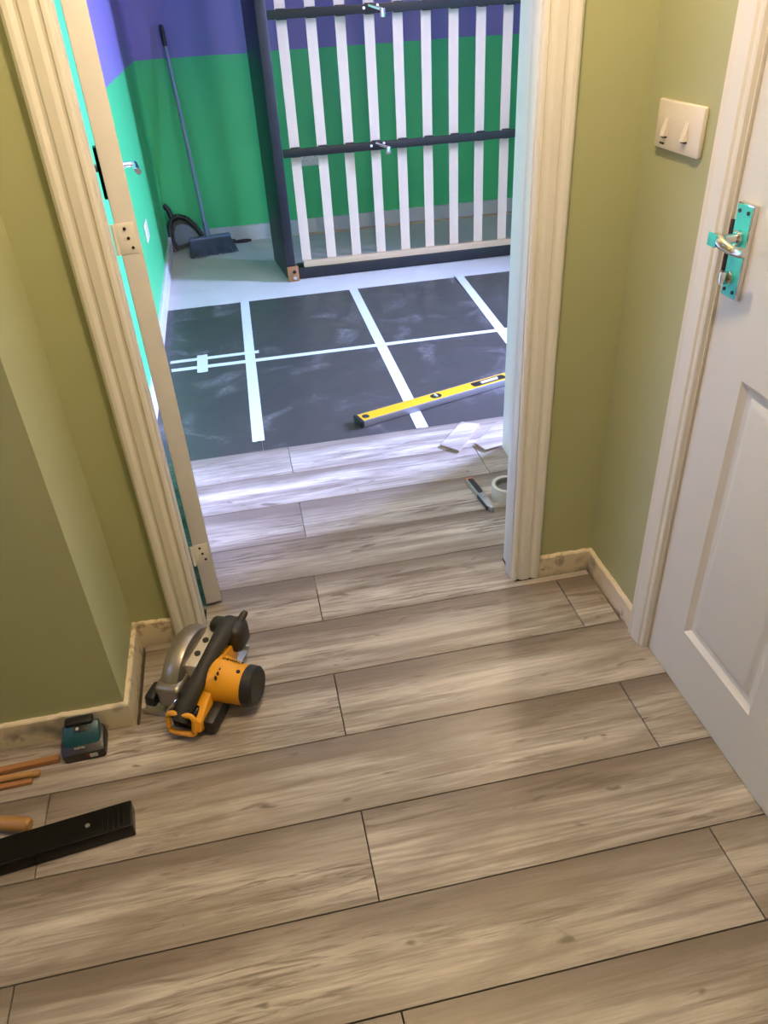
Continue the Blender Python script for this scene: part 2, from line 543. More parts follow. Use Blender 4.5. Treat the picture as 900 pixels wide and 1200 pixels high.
wn = thing('added_window', 'unseen white framed window added in the hallway end wall for fill light', 'window', (HXL, 0, 0), kind='structure')  # unseen window added to let the cool hall fill in
b = B()
for y0, y1, z0, z1 in ((HW[0], HW[0] + .05, HW[2], HW[3]), (HW[1] - .05, HW[1], HW[2], HW[3]), (HW[0], HW[1], HW[2], HW[2] + .05), (HW[0], HW[1], HW[3] - .05, HW[3])):
    b.box((-.08, y0, z0), (-.03, y1, z1), .004)
obj('window_frame', b, 'white', wn)
b = B(); b.box((-.06, HW[0] + .05, HW[2] + .05), (-.055, HW[1] - .05, HW[3] - .05)); obj('pane', b, 'glass', wn)

# skirting: ragged old strips in the hall
def ragged(name, p0, p1, th, h, label, seed, mat='skirt', z0=SCR, rag=.0022):
    rr = random.Random(seed)
    p0, p1 = Vector((*p0, 0)), Vector((*p1, 0))
    L = (p1 - p0).length; d = (p1 - p0) / L; nrm = Vector((-d.y, d.x, 0))
    n = max(4, int(L / .012))
    bb = B(); rows = []
    for k in range(n + 1):
        q = p0 + d * (L * k / n)
        hh = h + rr.uniform(-rag, rag) * (1.8 if rr.random() < .12 else .5)
        f = nrm * (th + rr.uniform(-.0006, .0006))
        rows.append([bb.bm.verts.new(c) for c in (q + Vector((0, 0, z0)), q + f + Vector((0, 0, z0)), q + f + Vector((0, 0, hh - .003)), q + f * .75 + Vector((0, 0, hh)), q + Vector((0, 0, hh)))])
    for k in range(n):
        for j in range(5):
            bb.bm.faces.new((rows[k][j], rows[k][(j + 1) % 5], rows[k + 1][(j + 1) % 5], rows[k + 1][j]))
    bb.bm.faces.new(rows[0]); bb.bm.faces.new(rows[-1][::-1])
    return struct(name, bb, mat, label, 'baseboard')
ragged('baseboard_front_left', (-0.312, YW0), (XC + .011, YW0), .011, .066, 'chipped cream skirting between boxed corner and left door casing', 1)
ragged('baseboard_left_return', (XC, YW0), (XC, YC), .011, .068, 'chipped cream skirting on the return of boxed-out wall', 2)
ragged('baseboard_left', (XC + .011, YC), (HXL, YC), .012, .070, 'worn cream skirting behind the battery', 3)
ragged('baseboard_front_right', (XR, YW0), (0.678, YW0), .012, .060, 'short scraped skirting right of the doorway casing', 4)
ragged('baseboard_right', (XR, 1.280), (XR, YW0 - .012), .012, .058, 'scraped cream skirting below the light switch', 5)
ragged('baseboard_far', (FAR_XR, FYF), (FXL + .015, FYF), .015, .085, 'white skirting along the far green wall', 6, 'farskirt', rag=.002)
ragged('baseboard_far_left', (FXL, FYF), (FXL, YW1), .015, .085, 'white skirting along the lit green side wall', 7, 'farskirt', rag=.002)
b = B(); b.box((0.42, FYF - .05, SCR), (FAR_XR - .1, FYF - .02, SCR + .008), .002)
struct('trim_3', b, 'pine', 'thin wooden carpet gripper strip along the far skirting', 'trim')

# ------------------------------------------------------------------ door surrounds
PROF = [(0, 0), (0, .012), (.004, .016), (.010, .017), (.0135, .013), (.018, .0125), (.022, .0165), (.027, .019), (.044, .019), (.048, .0155), (.053, .015), (.056, .018), (.062, .021), (.070, .021), (.076, .016), (.076, 0)]
def casing(parent, mtx, L, prof=PROF):
    bb = B(); bb.prism(prof, 0, L, rot=mtx)
    return obj('casing', bb, 'white', parent, angle=25)
def frame_mtx(o, ex, ey, ez):
    return Matrix(((ex[0], ey[0], ez[0], o[0]), (ex[1], ey[1], ez[1], o[1]), (ex[2], ey[2], ez[2], o[2]), (0, 0, 0, 1)))
t1 = thing('trim_1', 'moulded white casing and lining around the open doorway', 'trim', kind='structure')
casing(t1, frame_mtx((-.2370, YW0, .001), (-1, 0, 0), (0, -1, 0), (0, 0, 1)), 2.09, [(a * .97, c) for a, c in PROF])
casing(t1, frame_mtx((.603, YW0, .001), (1, 0, 0), (0, -1, 0), (0, 0, 1)), 2.09)
casing(t1, frame_mtx((-.31, YW0, 2.016), (0, 0, 1), (0, -1, 0), (1, 0, 0)), .99)
LST = .036
for xs, x0, x1, xr in ((1, OPL, -.2325, -.2425), (-1, OPR, .600, .612)):
    bb = B()
    bb.box((min(x0, x1), YW0 - .004, .001), (max(x0, x1), YW0 + LST, 2.02), .0015)
    bb.box((min(x0, xr), YW0 + LST, .001), (max(x0, xr), YW1, 2.02))
    obj('lining', bb, 'white', t1)
bb = B(); bb.box((OPL, YW0, 2.012), (OPR, YW1, 2.03)); obj('lining', bb, 'white', t1)

# ------------------------------------------------------------------ open door leaf (seen from its hinge edge)
TH = 8.0
d1 = thing('door_1', 'white door swung open into the far room, seen edge-on with two hinges', 'door', (-.230, 1.646, 0), R(TH), kind='structure')
# local: x across thickness 0..0.042, y along leaf
bb = B(); bb.box((0, 0, .012), (.042, .838, 1.990), .0012); obj('leaf', bb, 'doorwhite', d1)
for zc in (.98, .181, 1.78):
    bb = B(); bb.box((-.001, -.0016, zc - .030), (.036, .0002, zc + .030), .0005)
    bb.cyl((-.005, -.004, zc - .030), (-.005, -.004, zc + .030), .0042, n=10)
    h = obj('hinge', bb, 'white', d1)
    for sx_, sz_ in ((.016, .019), (.020, 0), (.025, -.019)):
        bb = B(); bb.cyl((sx_, -.0034, zc + sz_), (sx_, -.0012, zc + sz_), .0032, n=10); obj('screw', bb, 'darkmetal', h)
for sgn, x0, mat_ in ((1, .042, 'chrome'), (-1, 0, 'black')):  # black on the far-side plate paints in its lack of light
    bb = B(); bb.box((x0, .755, .915), (x0 + sgn * .009, .800, 1.050), .002); pl = obj('handle_plate', bb, mat_, d1)
    bb = B(); bb.tube([(x0, .778, .995), (x0 + sgn * .040, .778, .995), (x0 + sgn * .050, .770, .995), (x0 + sgn * .052, .745, .993), (x0 + sgn * .050, .715, .989), (x0 + sgn * .054, .700, .987)], [.009, .0085, .009, .0075, .0080, .0085], 12)
    bb.cyl((x0, .778, .995), (x0 + sgn * .014, .778, .995), .012)
    obj('lever', bb, 'chrome', d1)

# ------------------------------------------------------------------ right hand panel door and its surround
t2 = thing('trim_2', 'moulded white casing around the closed panel door', 'trim', kind='structure')
P2 = [(0, 0), (0, .012), (.004, .014), (.010, .014), (.014, .018), (.020, .019), (.036, .021), (.044, .021), (.048, .017), (.054, .020), (.058, .021), (.062, .018), (.062, 0)]
casing(t2, frame_mtx((XR, D2A + .006, .001), (0, 1, 0), (-1, 0, 0), (0, 0, 1)), 2.07, P2)
casing(t2, frame_mtx((XR, D2B - .006, .001), (0, -1, 0), (-1, 0, 0), (0, 0, 1)), 2.07, P2)
casing(t2, frame_mtx((XR, D2B - .07, 2.008), (0, 0, 1), (-1, 0, 0), (0, 1, 0)), .978, P2)
for y0, y1 in ((D2A + .003, D2A + .028), (D2B - .028, D2B - .003)):
    bb = B(); bb.box((XR - .003, y0, .001), (XR + .1, y1, 2.02)); obj('lining', bb, 'white', t2)
bb = B(); bb.box((XR - .003, D2B, 1.998), (XR + .1, D2A, 2.02)); obj('lining', bb, 'white', t2)

d2 = thing('door_2', 'closed white panel door with turquoise-filmed lever handle', 'door', (XR + .002, 0, 0), kind='structure')
PY = ((.854, 1.098), (.488, .732)); PZ = ((.160, .762), (.955, 1.86))
ys = [D2B, .488, .732, .854, 1.098, D2A]; zs = [.003, .160, .762, .955, 1.86, 1.99]
bb = B()
bb.box((0, D2B, zs[0]), (.038, ys[1], zs[5])); bb.box((0, ys[4], zs[0]), (.038, D2A, zs[5]))
for k in (0, 2, 4):
    bb.box((0, ys[1], zs[k]), (.038, ys[4], zs[k + 1]))
for k in (1, 3):
    bb.box((0, ys[2], zs[k]), (.038, ys[3], zs[k + 1]))
leaf = obj('leaf', bb, 'doorwhite', d2)
for (y0, y1) in PY:
    for (z0, z1) in PZ:
        bb = B(); rings = []
        for ins, dep in ((0, 0), (.002, .002), (.012, .0085), (.017, .0095), (.023, .0095), (.036, .005), (.040, .0045)):
            rings.append([bb.bm.verts.new((dep, yy, zz)) for yy, zz in ((y0 + ins, z0 + ins), (y1 - ins, z0 + ins), (y1 - ins, z1 - ins), (y0 + ins, z1 - ins))])
        for ra, rb in zip(rings[:-1], rings[1:]):
            for j in range(4):
                bb.bm.faces.new((ra[j], ra[(j + 1) % 4], rb[(j + 1) % 4], rb[j]))
        bb.bm.faces.new(rings[-1])
        back = [bb.bm.verts.new((.034, yy, zz)) for yy, zz in ((y0, z0), (y1, z0), (y1, z1), (y0, z1))]
        for j in range(4):
            bb.bm.faces.new((rings[0][(j + 1) % 4], rings[0][j], back[j], back[(j + 1) % 4]))
        bb.bm.faces.new(back)
        obj('panel', bb, 'doorwhite', d2, angle=12)
# handle set (local x negative = into the hall)
PL0, PL1, PZ0, PZ1 = 1.150, 1.196, .889, 1.046
bb = B(); bb.box((-.010, PL0, PZ0), (0, PL1, PZ1), .0025)
plate = obj('handle_plate', bb, 'chrome', d2)
bb = B(); bb.box((-.0108, PL0 + .003, PZ0 + .003), (-.0098, PL1 - .003, PZ1 - .003)); obj('film', bb, 'film', plate)
for yy in (PL0 + .011, PL1 - .011):
    for zz in (PZ0 + .013, PZ1 - .013):
        bb = B(); bb.cyl((-.0125, yy, zz), (-.010, yy, zz), .0034, n=10); obj('screw', bb, 'darkmetal', plate)
yc = 1.172; zc = .992
bb = B()
bb.cyl((-.010, yc, zc), (-.020, yc, zc), .0125, n=20, bev=.002)
bb.tube([(-.018, yc, zc), (-.045, yc, zc), (-.052, yc - .002, zc), (-.0535, yc - .010, zc)], [.0085, .008, .0085, .0085], 14)
bb.tube([(-.052, yc + .006, zc + .003), (-.053, yc - .010, zc + .001), (-.050, yc - .022, zc - .004), (-.044, yc - .038, zc - .009), (-.040, yc - .054, zc - .008), (-.041, yc - .064, zc - .005)], [.008, .0095, .008, .0070, .0075, .0065], 14, flat=1.15)
lev = obj('lever', bb, 'chrome', d2)
bb = B()
bb.box((-.0625, yc - .012, zc - .009), (-.0600, yc + .012, zc + .013), .0011)
obj('film', bb, 'film', lev)
bb = B(); bb.cyl((-.010, yc + .003, .925), (-.018, yc + .003, .925), .011, n=18, bev=.002); bb.box((-.032, yc - .001, .914), (-.016, yc + .007, .936), .002)
obj('thumb_turn', bb, 'chrome', d2)
bb = B(); bb.box((-.0045, D2A - .004, .925), (.020, D2A + .0035, 1.012), .001); obj('lock_case', bb, 'darkmetal', d2)
bb = B(); bb.box((-.010, D2A + .0005, .965), (-.002, D2A + .007, .985), .002); obj('latch', bb, 'chrome', d2)

# ------------------------------------------------------------------ light switch
sw = thing('light_switch', 'cream two-rocker light switch on the sage wall', 'switch', (XR, 1.417, 1.128))
bb = B(); bb.box((-.010, -.080, -.042), (0, .080, .042), .004); obj('face_plate', bb, 'switch', sw)
for yy in (.040, -.032):
    bb = B(); bb.prism([(-.0095, -.014), (-.0185, -.0145), (-.011, .016), (-.0095, .016)], -.0065, .0065, rot=frame_mtx((0, yy, -.004), (1, 0, 0), (0, 0, 1), (0, -1, 0)))
    ro = obj('rocker', bb, 'switch', sw)
    bb = B(); bb.box((-.0150, yy - .0068, -.0212), (-.0096, yy + .0068, -.0185)); obj('rocker_gap', bb, 'hole', ro)
fm = obj('print_mark', (lambda q: (q.box((-.0105, .052, -.0335), (-.0099, .057, -.0300)), q.box((-.0105, .040, -.0335), (-.0099, .050, -.0300)), q)[-1])(B()), 'black', sw)

# ================================================================== FLOOR PLANKS (children of the floor)
SEAM = [0.5585, 0.7425, 0.934, 1.1275, 1.3195, 1.5125, 1.7075, 1.8945, 2.0975, 2.287, 2.476]
rows = []
y = SEAM[0]
low = []
while y > HYB + .1:
    low.insert(0, (y - .192, y)); y -= .192
rows = [(a, b_, (i + len(low)) % 2) for i, (a, b_) in enumerate(low)]
# parity: the row just below 0.5585 has its joint at 0.07
for i, (a, b_, _) in enumerate(rows):
    rows[i] = (a, b_, 0 if (len(low) - 1 - i) % 2 == 0 else 1)
for k in range(10):
    rows.append((SEAM[k], SEAM[k + 1], 1 if k % 2 == 0 else 0))
JX = {0: [0.0705 - 2.57, 0.0705 - 1.285, 0.0705, 1.3555, 2.6405], 1: [0.7205 - 2.57, 0.7205 - 1.285, 0.7205, 2.0055]}
G = .0011
def plank(pts, x0, y0):
    bb = B()
    bb.prism([(px - x0, py - y0) for px, py in pts], SCR + .004, 0.0)
    top = max(bb.bm.faces, key=lambda f: f.calc_center_median().z)
    es = list(top.edges)
    bmesh.ops.bevel(bb.bm, geom=es, offset=.0008, segments=1, affect='EDGES')
    o_ = obj('plank', bb, 'plank', floor)
    o_.location = (x0, y0, 0)
    return o_
for (ya, yb, par) in rows:
    far = ya > 1.6
    straddle = ya < 1.6 < yb
    for j0, j1 in zip(JX[par][:-1], JX[par][1:]):
        xa, xb = j0 + G, j1 - G
        if far:
            lx, hx = FXL + .022, (0.835 if ya < 2.05 else 2.3)
        else:
            hx = XR - .019 if ya > 1.3 else (XR + .03)
            lx = HXL + .01
            if ya > YC - .02:
                lx = XC + .022
        if straddle:
            lx, hx = XC + .020, XR - .019
        cx0, cx1 = max(xa, lx), min(xb, hx)
        if cx1 - cx0 < .02:
            continue
        y0, y1 = ya + G, yb - G
        if straddle:
            ym_ = YW0 - .022
            L0, R0 = -.2315, .607
            pts = [(cx0, y0), (cx1, y0)]
            if cx1 > R0:
                pts += [(cx1, ym_), (R0, ym_), (R0, 1.643), (.832, 1.643), (.832, y1)] if cx0 < R0 else [(cx1, ym_)]
            else:
                pts += [(cx1, y1)]
            if cx0 >= R0:
                pts += [(cx0, ym_)]
            elif cx0 < L0:
                pts += [(FXL + .022, y1), (FXL + .022, 1.643), (L0, 1.643), (L0, ym_), (cx0, ym_)]
            else:
                pts += [(cx0, y1)]
        elif ya < YC - .02 < yb and cx0 < XC:
            # row that wraps the boxed-out corner
            ym_ = YC - .014
            pts = [(cx0, y0), (cx1, y0), (cx1, y1), (max(XC + .022, cx0), y1), (max(XC + .022, cx0), ym_), (cx0, ym_)]
            if cx1 < XC + .022:
                pts = [(cx0, y0), (cx1, y0), (cx1, ym_), (cx0, ym_)]
        else:
            pts = [(cx0, y0), (cx1, y0), (cx1, y1), (cx0, y1)]
        plank(pts, j0, ya)

# ------------------------------------------------------------------ underlay sheets and tape
MT = SCR + .005
XS = [FXL + .018, -.018, .586, 1.184, 1.782, 2.38]; YS = [2.480, 3.350, 4.185]
for i in range(4):
    for j in range(2):
        near = 'beside the laid planks' if j == 0 else 'beside the pale screed'
        if i == 0:
            lb = 'dark underlay sheet against the lit green wall, ' + near
        elif i == 1:
            lb = 'dark underlay sheet next to the wall-side sheets, ' + ('with dusty footprints by the level end' if j == 0 else 'in front of bed foot')
        elif i == 2:
            lb = 'dark underlay sheet ' + ('under the yellow level' if j == 0 else 'between taped seams before the bed slats')
        else:
            lb = 'dark underlay sheet half hidden by the right door jamb, ' + near
        bb = B(); w_, h_ = XS[i + 1] - XS[i] - .003, YS[j + 1] - YS[j] - .003
        bb.box((0, 0, SCR + .0002), (w_, h_, MT))
        o = obj('underlay_sheet', bb, 'underlay')
        if i == 0 and j == 0:
            o.location = (XS[i], YS[j], 0)
        else:
            o.location = (XS[i], YS[j], 0)
        tag(o, lb, 'underlay', 'taped underlay sheets')
def tape(p, q, wd, label, z=MT, skew=0.0, jag=True):
    p, q = Vector((p[0], p[1], 0)), Vector((q[0], q[1], 0))
    L = (q - p).length; ang = math.atan2((q - p).y, (q - p).x)
    n = 4
    pts = [(0, -wd / 2)] + [(L, -wd / 2)]
    pts += [(L + rnd.uniform(-.006, .004), -wd / 2 + wd * k / n) for k in range(1, n)] + [(L, wd / 2), (0, wd / 2)]
    pts += [(rnd.uniform(-.004, .006), wd / 2 - wd * k / n) for k in range(1, n)]
    bb = B(); bb.prism(pts, 0, .0006)
    o = obj('tape_strip', bb, 'tape', None, (p.x, p.y, z + .0002), (0, 0, ang))
    return tag(o, label, 'tape', 'strips of pale tape on the underlay')
tape(F(303, 517, MT), F(286.5, 352, MT), .046, 'long pale tape strip running away from planks, nearest the lit green wall')
tape(F(495, 501, MT), F(413.5, 338, MT), .046, 'long pale tape strip passing beneath the yellow level near its end')
tape((1.135, 2.50), F(537, 322, MT), .046, 'long pale tape strip running away from planks, under level near jamb')
tape(F(201, 434.5, MT + .001), F(640, 380, MT + .001), .034, 'pale tape strip along the crosswise sheet seam, full length', MT + .0008)
tape(F(199.5, 425, MT + .001), F(304, 412, MT + .001), .032, 'short torn tape strip parallel to the long crosswise strip', MT + .0008)
tape(F(237.5, 436, MT + .002), F(237, 416, MT + .002), .048, 'small tape patch bridging the two crosswise strips', MT + .0016)

# ================================================================== SPIRIT LEVEL
p0 = F(424, 502, MT); p1 = F(590, 453, MT)
ang = math.atan2(p1.y - p0.y, p1.x - p0.x)
LV, LW, LH = 1.2, .062, .027
sl = thing('spirit_level', 'yellow spirit level lying across the dark underlay', 'level', (p0.x, p0.y, MT + .0016), ang)
bb = B(); bb.box((.012, .0035, .0005), (LV - .012, LW - .0035, LH), .001); obj('body', bb, 'levelyellow', sl)
for y0, y1 in ((0, .0045), (LW - .0045, LW)):
    bb = B(); bb.box((.012, y0, 0), (LV - .012, y1, LH - .001), .0008); obj('edge_rail', bb, 'levelgrey', sl)
for x0, x1 in ((-.004, .014), (LV - .014, LV + .004)):
    bb = B(); bb.box((x0, -.002, 0), (x1, LW + .002, LH + .001), .005); obj('end_cap', bb, 'black', sl)
def slot(x0, x1, y0, y1, name, mat, top, r=.008):
    pts = []
    for cx, cy, a0 in ((x1 - r, y1 - r, 0), (x0 + r, y1 - r, 90), (x0 + r, y0 + r, 180), (x1 - r, y0 + r, 270)):
        for k in range(5):
            a_ = R(a0 + 22.5 * k); pts.append((cx + r * math.cos(a_), cy + r * math.sin(a_)))
    q = B(); q.prism(pts, LH - .004, top); return obj(name, q, mat, sl)
slot(.020, .048, .016, .046, 'hang_hole', 'hole', LH + .0004, .012)
wv_ = slot(.325, .372, .012, .050, 'plumb_window', 'black', LH + .0006, .018)
q = B(); q.tube([(.348, .020, LH + .001), (.348, .042, LH + .001)], .005, 12); obj('vial', q, 'vial', wv_)
wv_ = slot(.520, .680, .012, .050, 'centre_window', 'black', LH + .0006, .010)
q = B(); q.tube([(.560, .028, LH + .001), (.640, .028, LH + .001)], .007, 12); obj('vial', q, 'vial', wv_)
wv_ = slot(1.02, 1.068, .012, .050, 'plumb_window', 'black', LH + .0006, .018)
q = B(); q.tube([(1.044, .020, LH + .001), (1.044, .042, LH + .001)], .005, 12); obj('vial', q, 'vial', wv_)

# ================================================================== PLANK OFFCUTS, KNIFE, TAPE ROLL
def offcut(pts, label, lift):
    bb = B(); x0, y0 = pts[0][0], pts[0][1]
    bb.prism([(p[0] - x0, p[1] - y0) for p in pts], 0, .009)
    o = obj('plank_offcut', bb, ['plank', 'plank_core'], None, (x0, y0, lift))
    for p in o.data.polygons:
        if abs(p.normal.z) < .5:
            p.material_index = 1
    return tag(o, label, 'offcut', 'plank offcuts')
offcut([F(516, 521, .009), F(538, 528, .009), F(562, 497, .009), F(541, 494, .009)], 'square plank offcut lying askew near the yellow level', .0003)
offcut([F(557, 519, .009), F(569, 527, .009), F(590, 521, .009), (.93, 2.36), (.86, 2.43)], 'plank offcut poking out from behind the door jamb', .0003)

ka, kb = F(549, 562, .01), F(577, 597, .01)
kn = thing('utility_knife', 'grey utility knife with black grip and orange end', 'knife', ((ka.x + kb.x) / 2, (ka.y + kb.y) / 2, 0), math.atan2(kb.y - ka.y, kb.x - ka.x))
KL = (kb - ka).length
bb = B(); bb.prism([(-KL / 2 + .008, -.012), (KL / 2 - .02, -.011), (KL / 2, -.004), (KL / 2, .005), (KL / 2 - .025, .011), (-KL / 2 + .008, .013)], .001, .019, bev=.003); obj('body', bb, 'steel', kn)
bb = B(); bb.prism([(-KL / 2 + .012, -.008), (.0, -.007), (.006, .0), (.0, .009), (-KL / 2 + .012, .010)], .018, .0215, bev=.001); obj('grip', bb, 'black', kn)
bb = B(); bb.box((.005, -.0135, .003), (KL / 2 - .012, -.0095, .015), .001); obj('side_grip', bb, 'black', kn)
bb = B(); bb.box((-KL / 2, -.011, .002), (-KL / 2 + .011, .012, .018), .003); obj('end_piece', bb, 'orange', kn)
bb = B(); bb.box((.012, -.003, .0185), (.03, .004, .023), .001); obj('slider', bb, 'steel', kn)
bb = B(); bb.prism([(KL / 2 - .002, -.004), (KL / 2 + .004, .0), (KL / 2 + .002, .005), (KL / 2 - .002, .005)], .008, .0095); obj('blade', bb, 'chrome', kn)

rc = F(592, 583, 0)
tr_ = thing('tape_roll', 'cream roll of tape standing beside the knife', 'tape roll', (rc.x + .008, rc.y + .006, 0))
def ring(bb, r0, r1, z0, z1, n=32):
    prof = ((r0, z0), (r1, z0), (r1, z1), (r0, z1)); rg = []
    for k in range(n):
        a_ = 2 * math.pi * k / n
        rg.append([bb.bm.verts.new((r * math.cos(a_), r * math.sin(a_), z)) for r, z in prof])
    for k in range(n):
        for j in range(4):
            bb.bm.faces.new((rg[k][j], rg[k][(j + 1) % 4], rg[(k + 1) % n][(j + 1) % 4], rg[(k + 1) % n][j]))
bb = B(); ring(bb, .040, .050, 0, .048); obj('tape_winding', bb, 'card', tr_)
bb = B(); ring(bb, .036, .0402, .001, .047); bb.cyl((0, 0, .001), (0, 0, .030), .0362, n=28); obj('core', bb, 'cardcore', tr_)

# ================================================================== UPRIGHT BED FRAME
bed = thing('bed_frame', 'black double bed frame stood on its side, underside slats facing the doorway', 'bed', (0, 0, SCR))
BZ = 1.90
XB0, XB1 = .318, 2.28
bb = B(); bb.box((-.055, 0, .0), (0, .43, BZ), .008)
obj('end_board', bb, 'leather', bed, (XB0, 4.470, .012), (0, 0, R(6.0)))
bb = B(); bb.box((XB0 + .012, 4.480, .002), (XB1, 4.60, .066), .008); obj('side_rail', bb, 'leather', bed)
bb = B(); bb.box((XB0 + .05, 4.482, .066), (XB1, 4.515, .100), .002); obj('ledge_strip', bb, 'pine', bed)
bb = B(); bb.box((XB0 + .012, 4.480, BZ - .066), (XB1, 4.60, BZ), .008); obj('side_rail', bb, 'leather', bed)
bb = B(); bb.box((XB0 + .05, 4.482, BZ - .100), (XB1, 4.515, BZ - .066), .002); obj('ledge_strip', bb, 'pine', bed)
bb = B(); bb.box((XB1, 4.47, .002), (XB1 + .055, 4.90, BZ), .008); obj('end_board', bb, 'leather', bed)
bb = B(); bb.box((XB0 - .052, 4.452, .0), (XB0 + .012, 4.478, .085), .002); lb_ = obj('leg_block', bb, 'stain', bed)
bb = B(); bb.cyl((XB0 - .012, 4.446, .022), (XB0 - .012, 4.453, .022), .010, n=16); obj('bolt', bb, 'chrome', lb_)
bb = B(); bb.cyl((XB0 - .012, 4.449, .056), (XB0 - .012, 4.453, .056), .010, n=16); obj('bolt_hole', bb, 'hole', lb_)
slat_me = None
for k in range(13):
    x = .390 + .1482 * k
    if slat_me is None:
        bb = B()
        n = 14; zz0, zz1 = .097, BZ - .097
        rowsv = []
        for i in range(n + 1):
            z = zz0 + (zz1 - zz0) * i / n
            bow = .012 * math.sin(math.pi * i / n)
            rowsv.append([bb.bm.verts.new((dx, bow + dy, z)) for dx, dy in ((-.0265, 0), (.0265, 0), (.0265, .008), (-.0265, .008))])
        for i in range(n):
            for j in range(4):
                bb.bm.faces.new((rowsv[i][j], rowsv[i][(j + 1) % 4], rowsv[i + 1][(j + 1) % 4], rowsv[i + 1][j]))
        bb.bm.faces.new(rowsv[0]); bb.bm.faces.new(rowsv[-1][::-1])
        so = obj('slat', bb, 'birch', bed, (x, 4.516, 0)); slat_me = so.data
    else:
        so = bpy.data.objects.new('slat', slat_me); so.location = (x, 4.516, 0); link(so, bed)
    for zc_ in (.677, 1.302):
        if x < XB1 - .03:
            q = B(); q.tube([(x, 4.498, zc_ - .024), (x, 4.498, zc_ + .024)], .026, 16, flat=.45, up=(0, 1, 0))
            obj('slat_holder', q, 'black', so); bpy.context.view_layer.update()
            so.children[-1].location = (-x, -4.516, 0)
for zc_ in (.677, 1.302):
    bb = B(); bb.box((XB0 + .002, 4.470, zc_ - .020), (XB1, 4.492, zc_ + .020), .003); br = obj('support_bar', bb, 'black', bed)
    x = .390 + .1482 * 3
    bb = B(); bb.cyl((x - .035, 4.470, zc_ + .004), (x - .035, 4.462, zc_ + .004), .007, n=12); bb.cyl((x + .035, 4.470, zc_ + .012), (x + .035, 4.462, zc_ + .012), .007, n=12)
    bb.tube([(x - .01, 4.466, zc_ + .015), (x + .03, 4.450, zc_ + .002), (x + .055, 4.440, zc_ - .006)], .008, 10)
    bb.box((x + .040, 4.425, zc_ - .040), (x + .066, 4.445, zc_ + .000), .003)
    obj('leg_bracket', bb, 'chrome', br)

# ================================================================== BROOM, DUSTPAN, HAND BRUSH
hb0, hb1 = F(224, 303, SCR), F(279, 294, SCR)
bang = math.atan2(hb1.y - hb0.y, hb1.x - hb0.x); BL = (hb1 - hb0).length
bc = (hb0 + hb1) / 2
br = thing('broom', 'blue-grey long-handled broom leaning in the green corner', 'broom', (bc.x, bc.y, SCR), bang)
bb = B()
rr = random.Random(3)
for j in range(5):
    for k in range(44):
        u_ = (k + .5) / 44 - .5
        tx, ty = u_ * BL * .86, .085 + (j - 2) * .011
        ex, ey = u_ * BL + rr.uniform(-.004, .004), .01 + (j - 2) * .016 + rr.uniform(-.004, .004)
        ez = rr.uniform(0, .006)
        bb.tube([(ex, ey, ez), (tx, ty, .085)], [.0022, .0028], 4, cap=False)
bs = obj('bristles', bb, 'bristle', br); bs['kind'] = 'stuff'
bb = B(); bb.box((-BL * .44, .064, .084), (BL * .44, .110, .102), .007); obj('head', bb, 'slate', br)
mi = br.matrix_basis.inverted()
top = mi @ onY(5.478, 188, 29)
s0 = Vector((-.010, .088, .10))
dr = (top - s0).normalized()
bb = B(); bb.tube([s0, s0 + dr * .09], [.020, .014], 14); obj('socket', bb, 'slate', br)
bb = B(); bb.tube([s0 + dr * .05, top - dr * .10], .0115, 12); obj('pole', bb, 'bluepole', br)
bb = B(); bb.tube([top - dr * .11, top - dr * .02, top], [.0135, .0135, .009], 12); obj('grip', bb, 'black', br)

dp = thing('dustpan', 'black dustpan stood up in the corner behind broom', 'dustpan', (-.33, 5.36, SCR), 0)
ol = [(-.075, .010), (.115, .055), (.120, .085), (.085, .150), (.035, .205), (-.020, .225), (-.070, .205), (-.090, .150), (-.095, .060)]
lean = Matrix.Rotation(R(-16), 4, 'X') @ Matrix(((1, 0, 0, 0), (0, 0, 1, 0), (0, 1, 0, 0), (0, 0, 0, 1)))
def outline(bb, pts, d0, d1, mat_=0):
    return bb.prism(pts, d0, d1, rot=lean)
bb = B(); outline(bb, ol, .030, .040); obj('back_plate', bb, 'black', dp)
inn = [(x * .76 + .008, (z - .11) * .62 + .105) for x, z in ol]
bb = B(); outline(bb, inn, .024, .031); obj('pan_floor_sheen', bb, 'slate', dp)  # slate colour paints in the light caught by the black pan floor
bb = B()
n = len(ol)
for k in range(1, n):
    a_, c_ = ol[k], ol[(k + 1) % n]
    pa = lean @ Vector((a_[0], a_[1], .012)); pc = lean @ Vector((c_[0], c_[1], .012))
    bb.tube([pa, pc], .016, 10)
obj('rim', bb, 'black', dp)
bb = B(); bb.tube([lean @ Vector((-.055, .205, .02)), lean @ Vector((-.075, .27, .02)), lean @ Vector((-.100, .300, .02))], [.022, .016, .017], 12); obj('handle', bb, 'black', dp)

ha, hbb = onY(5.41, 274, 276.5), onY(5.41, 294, 277)
bb = B(); bb.tube([(0, 0, .012), (.03, 0, .013), (.08, .003, .012), (.115, .004, .011)], [.008, .011, .012, .007], 10)
bb.box((-.14, -.022, .012), (.01, .022, .030), .006)
o = obj('brush_handle', bb, 'black', None, (ha.x - .002, 5.43, SCR), (0, 0, R(4)))
tag(o, 'black hand brush lying on the floor behind the broom head', 'brush')

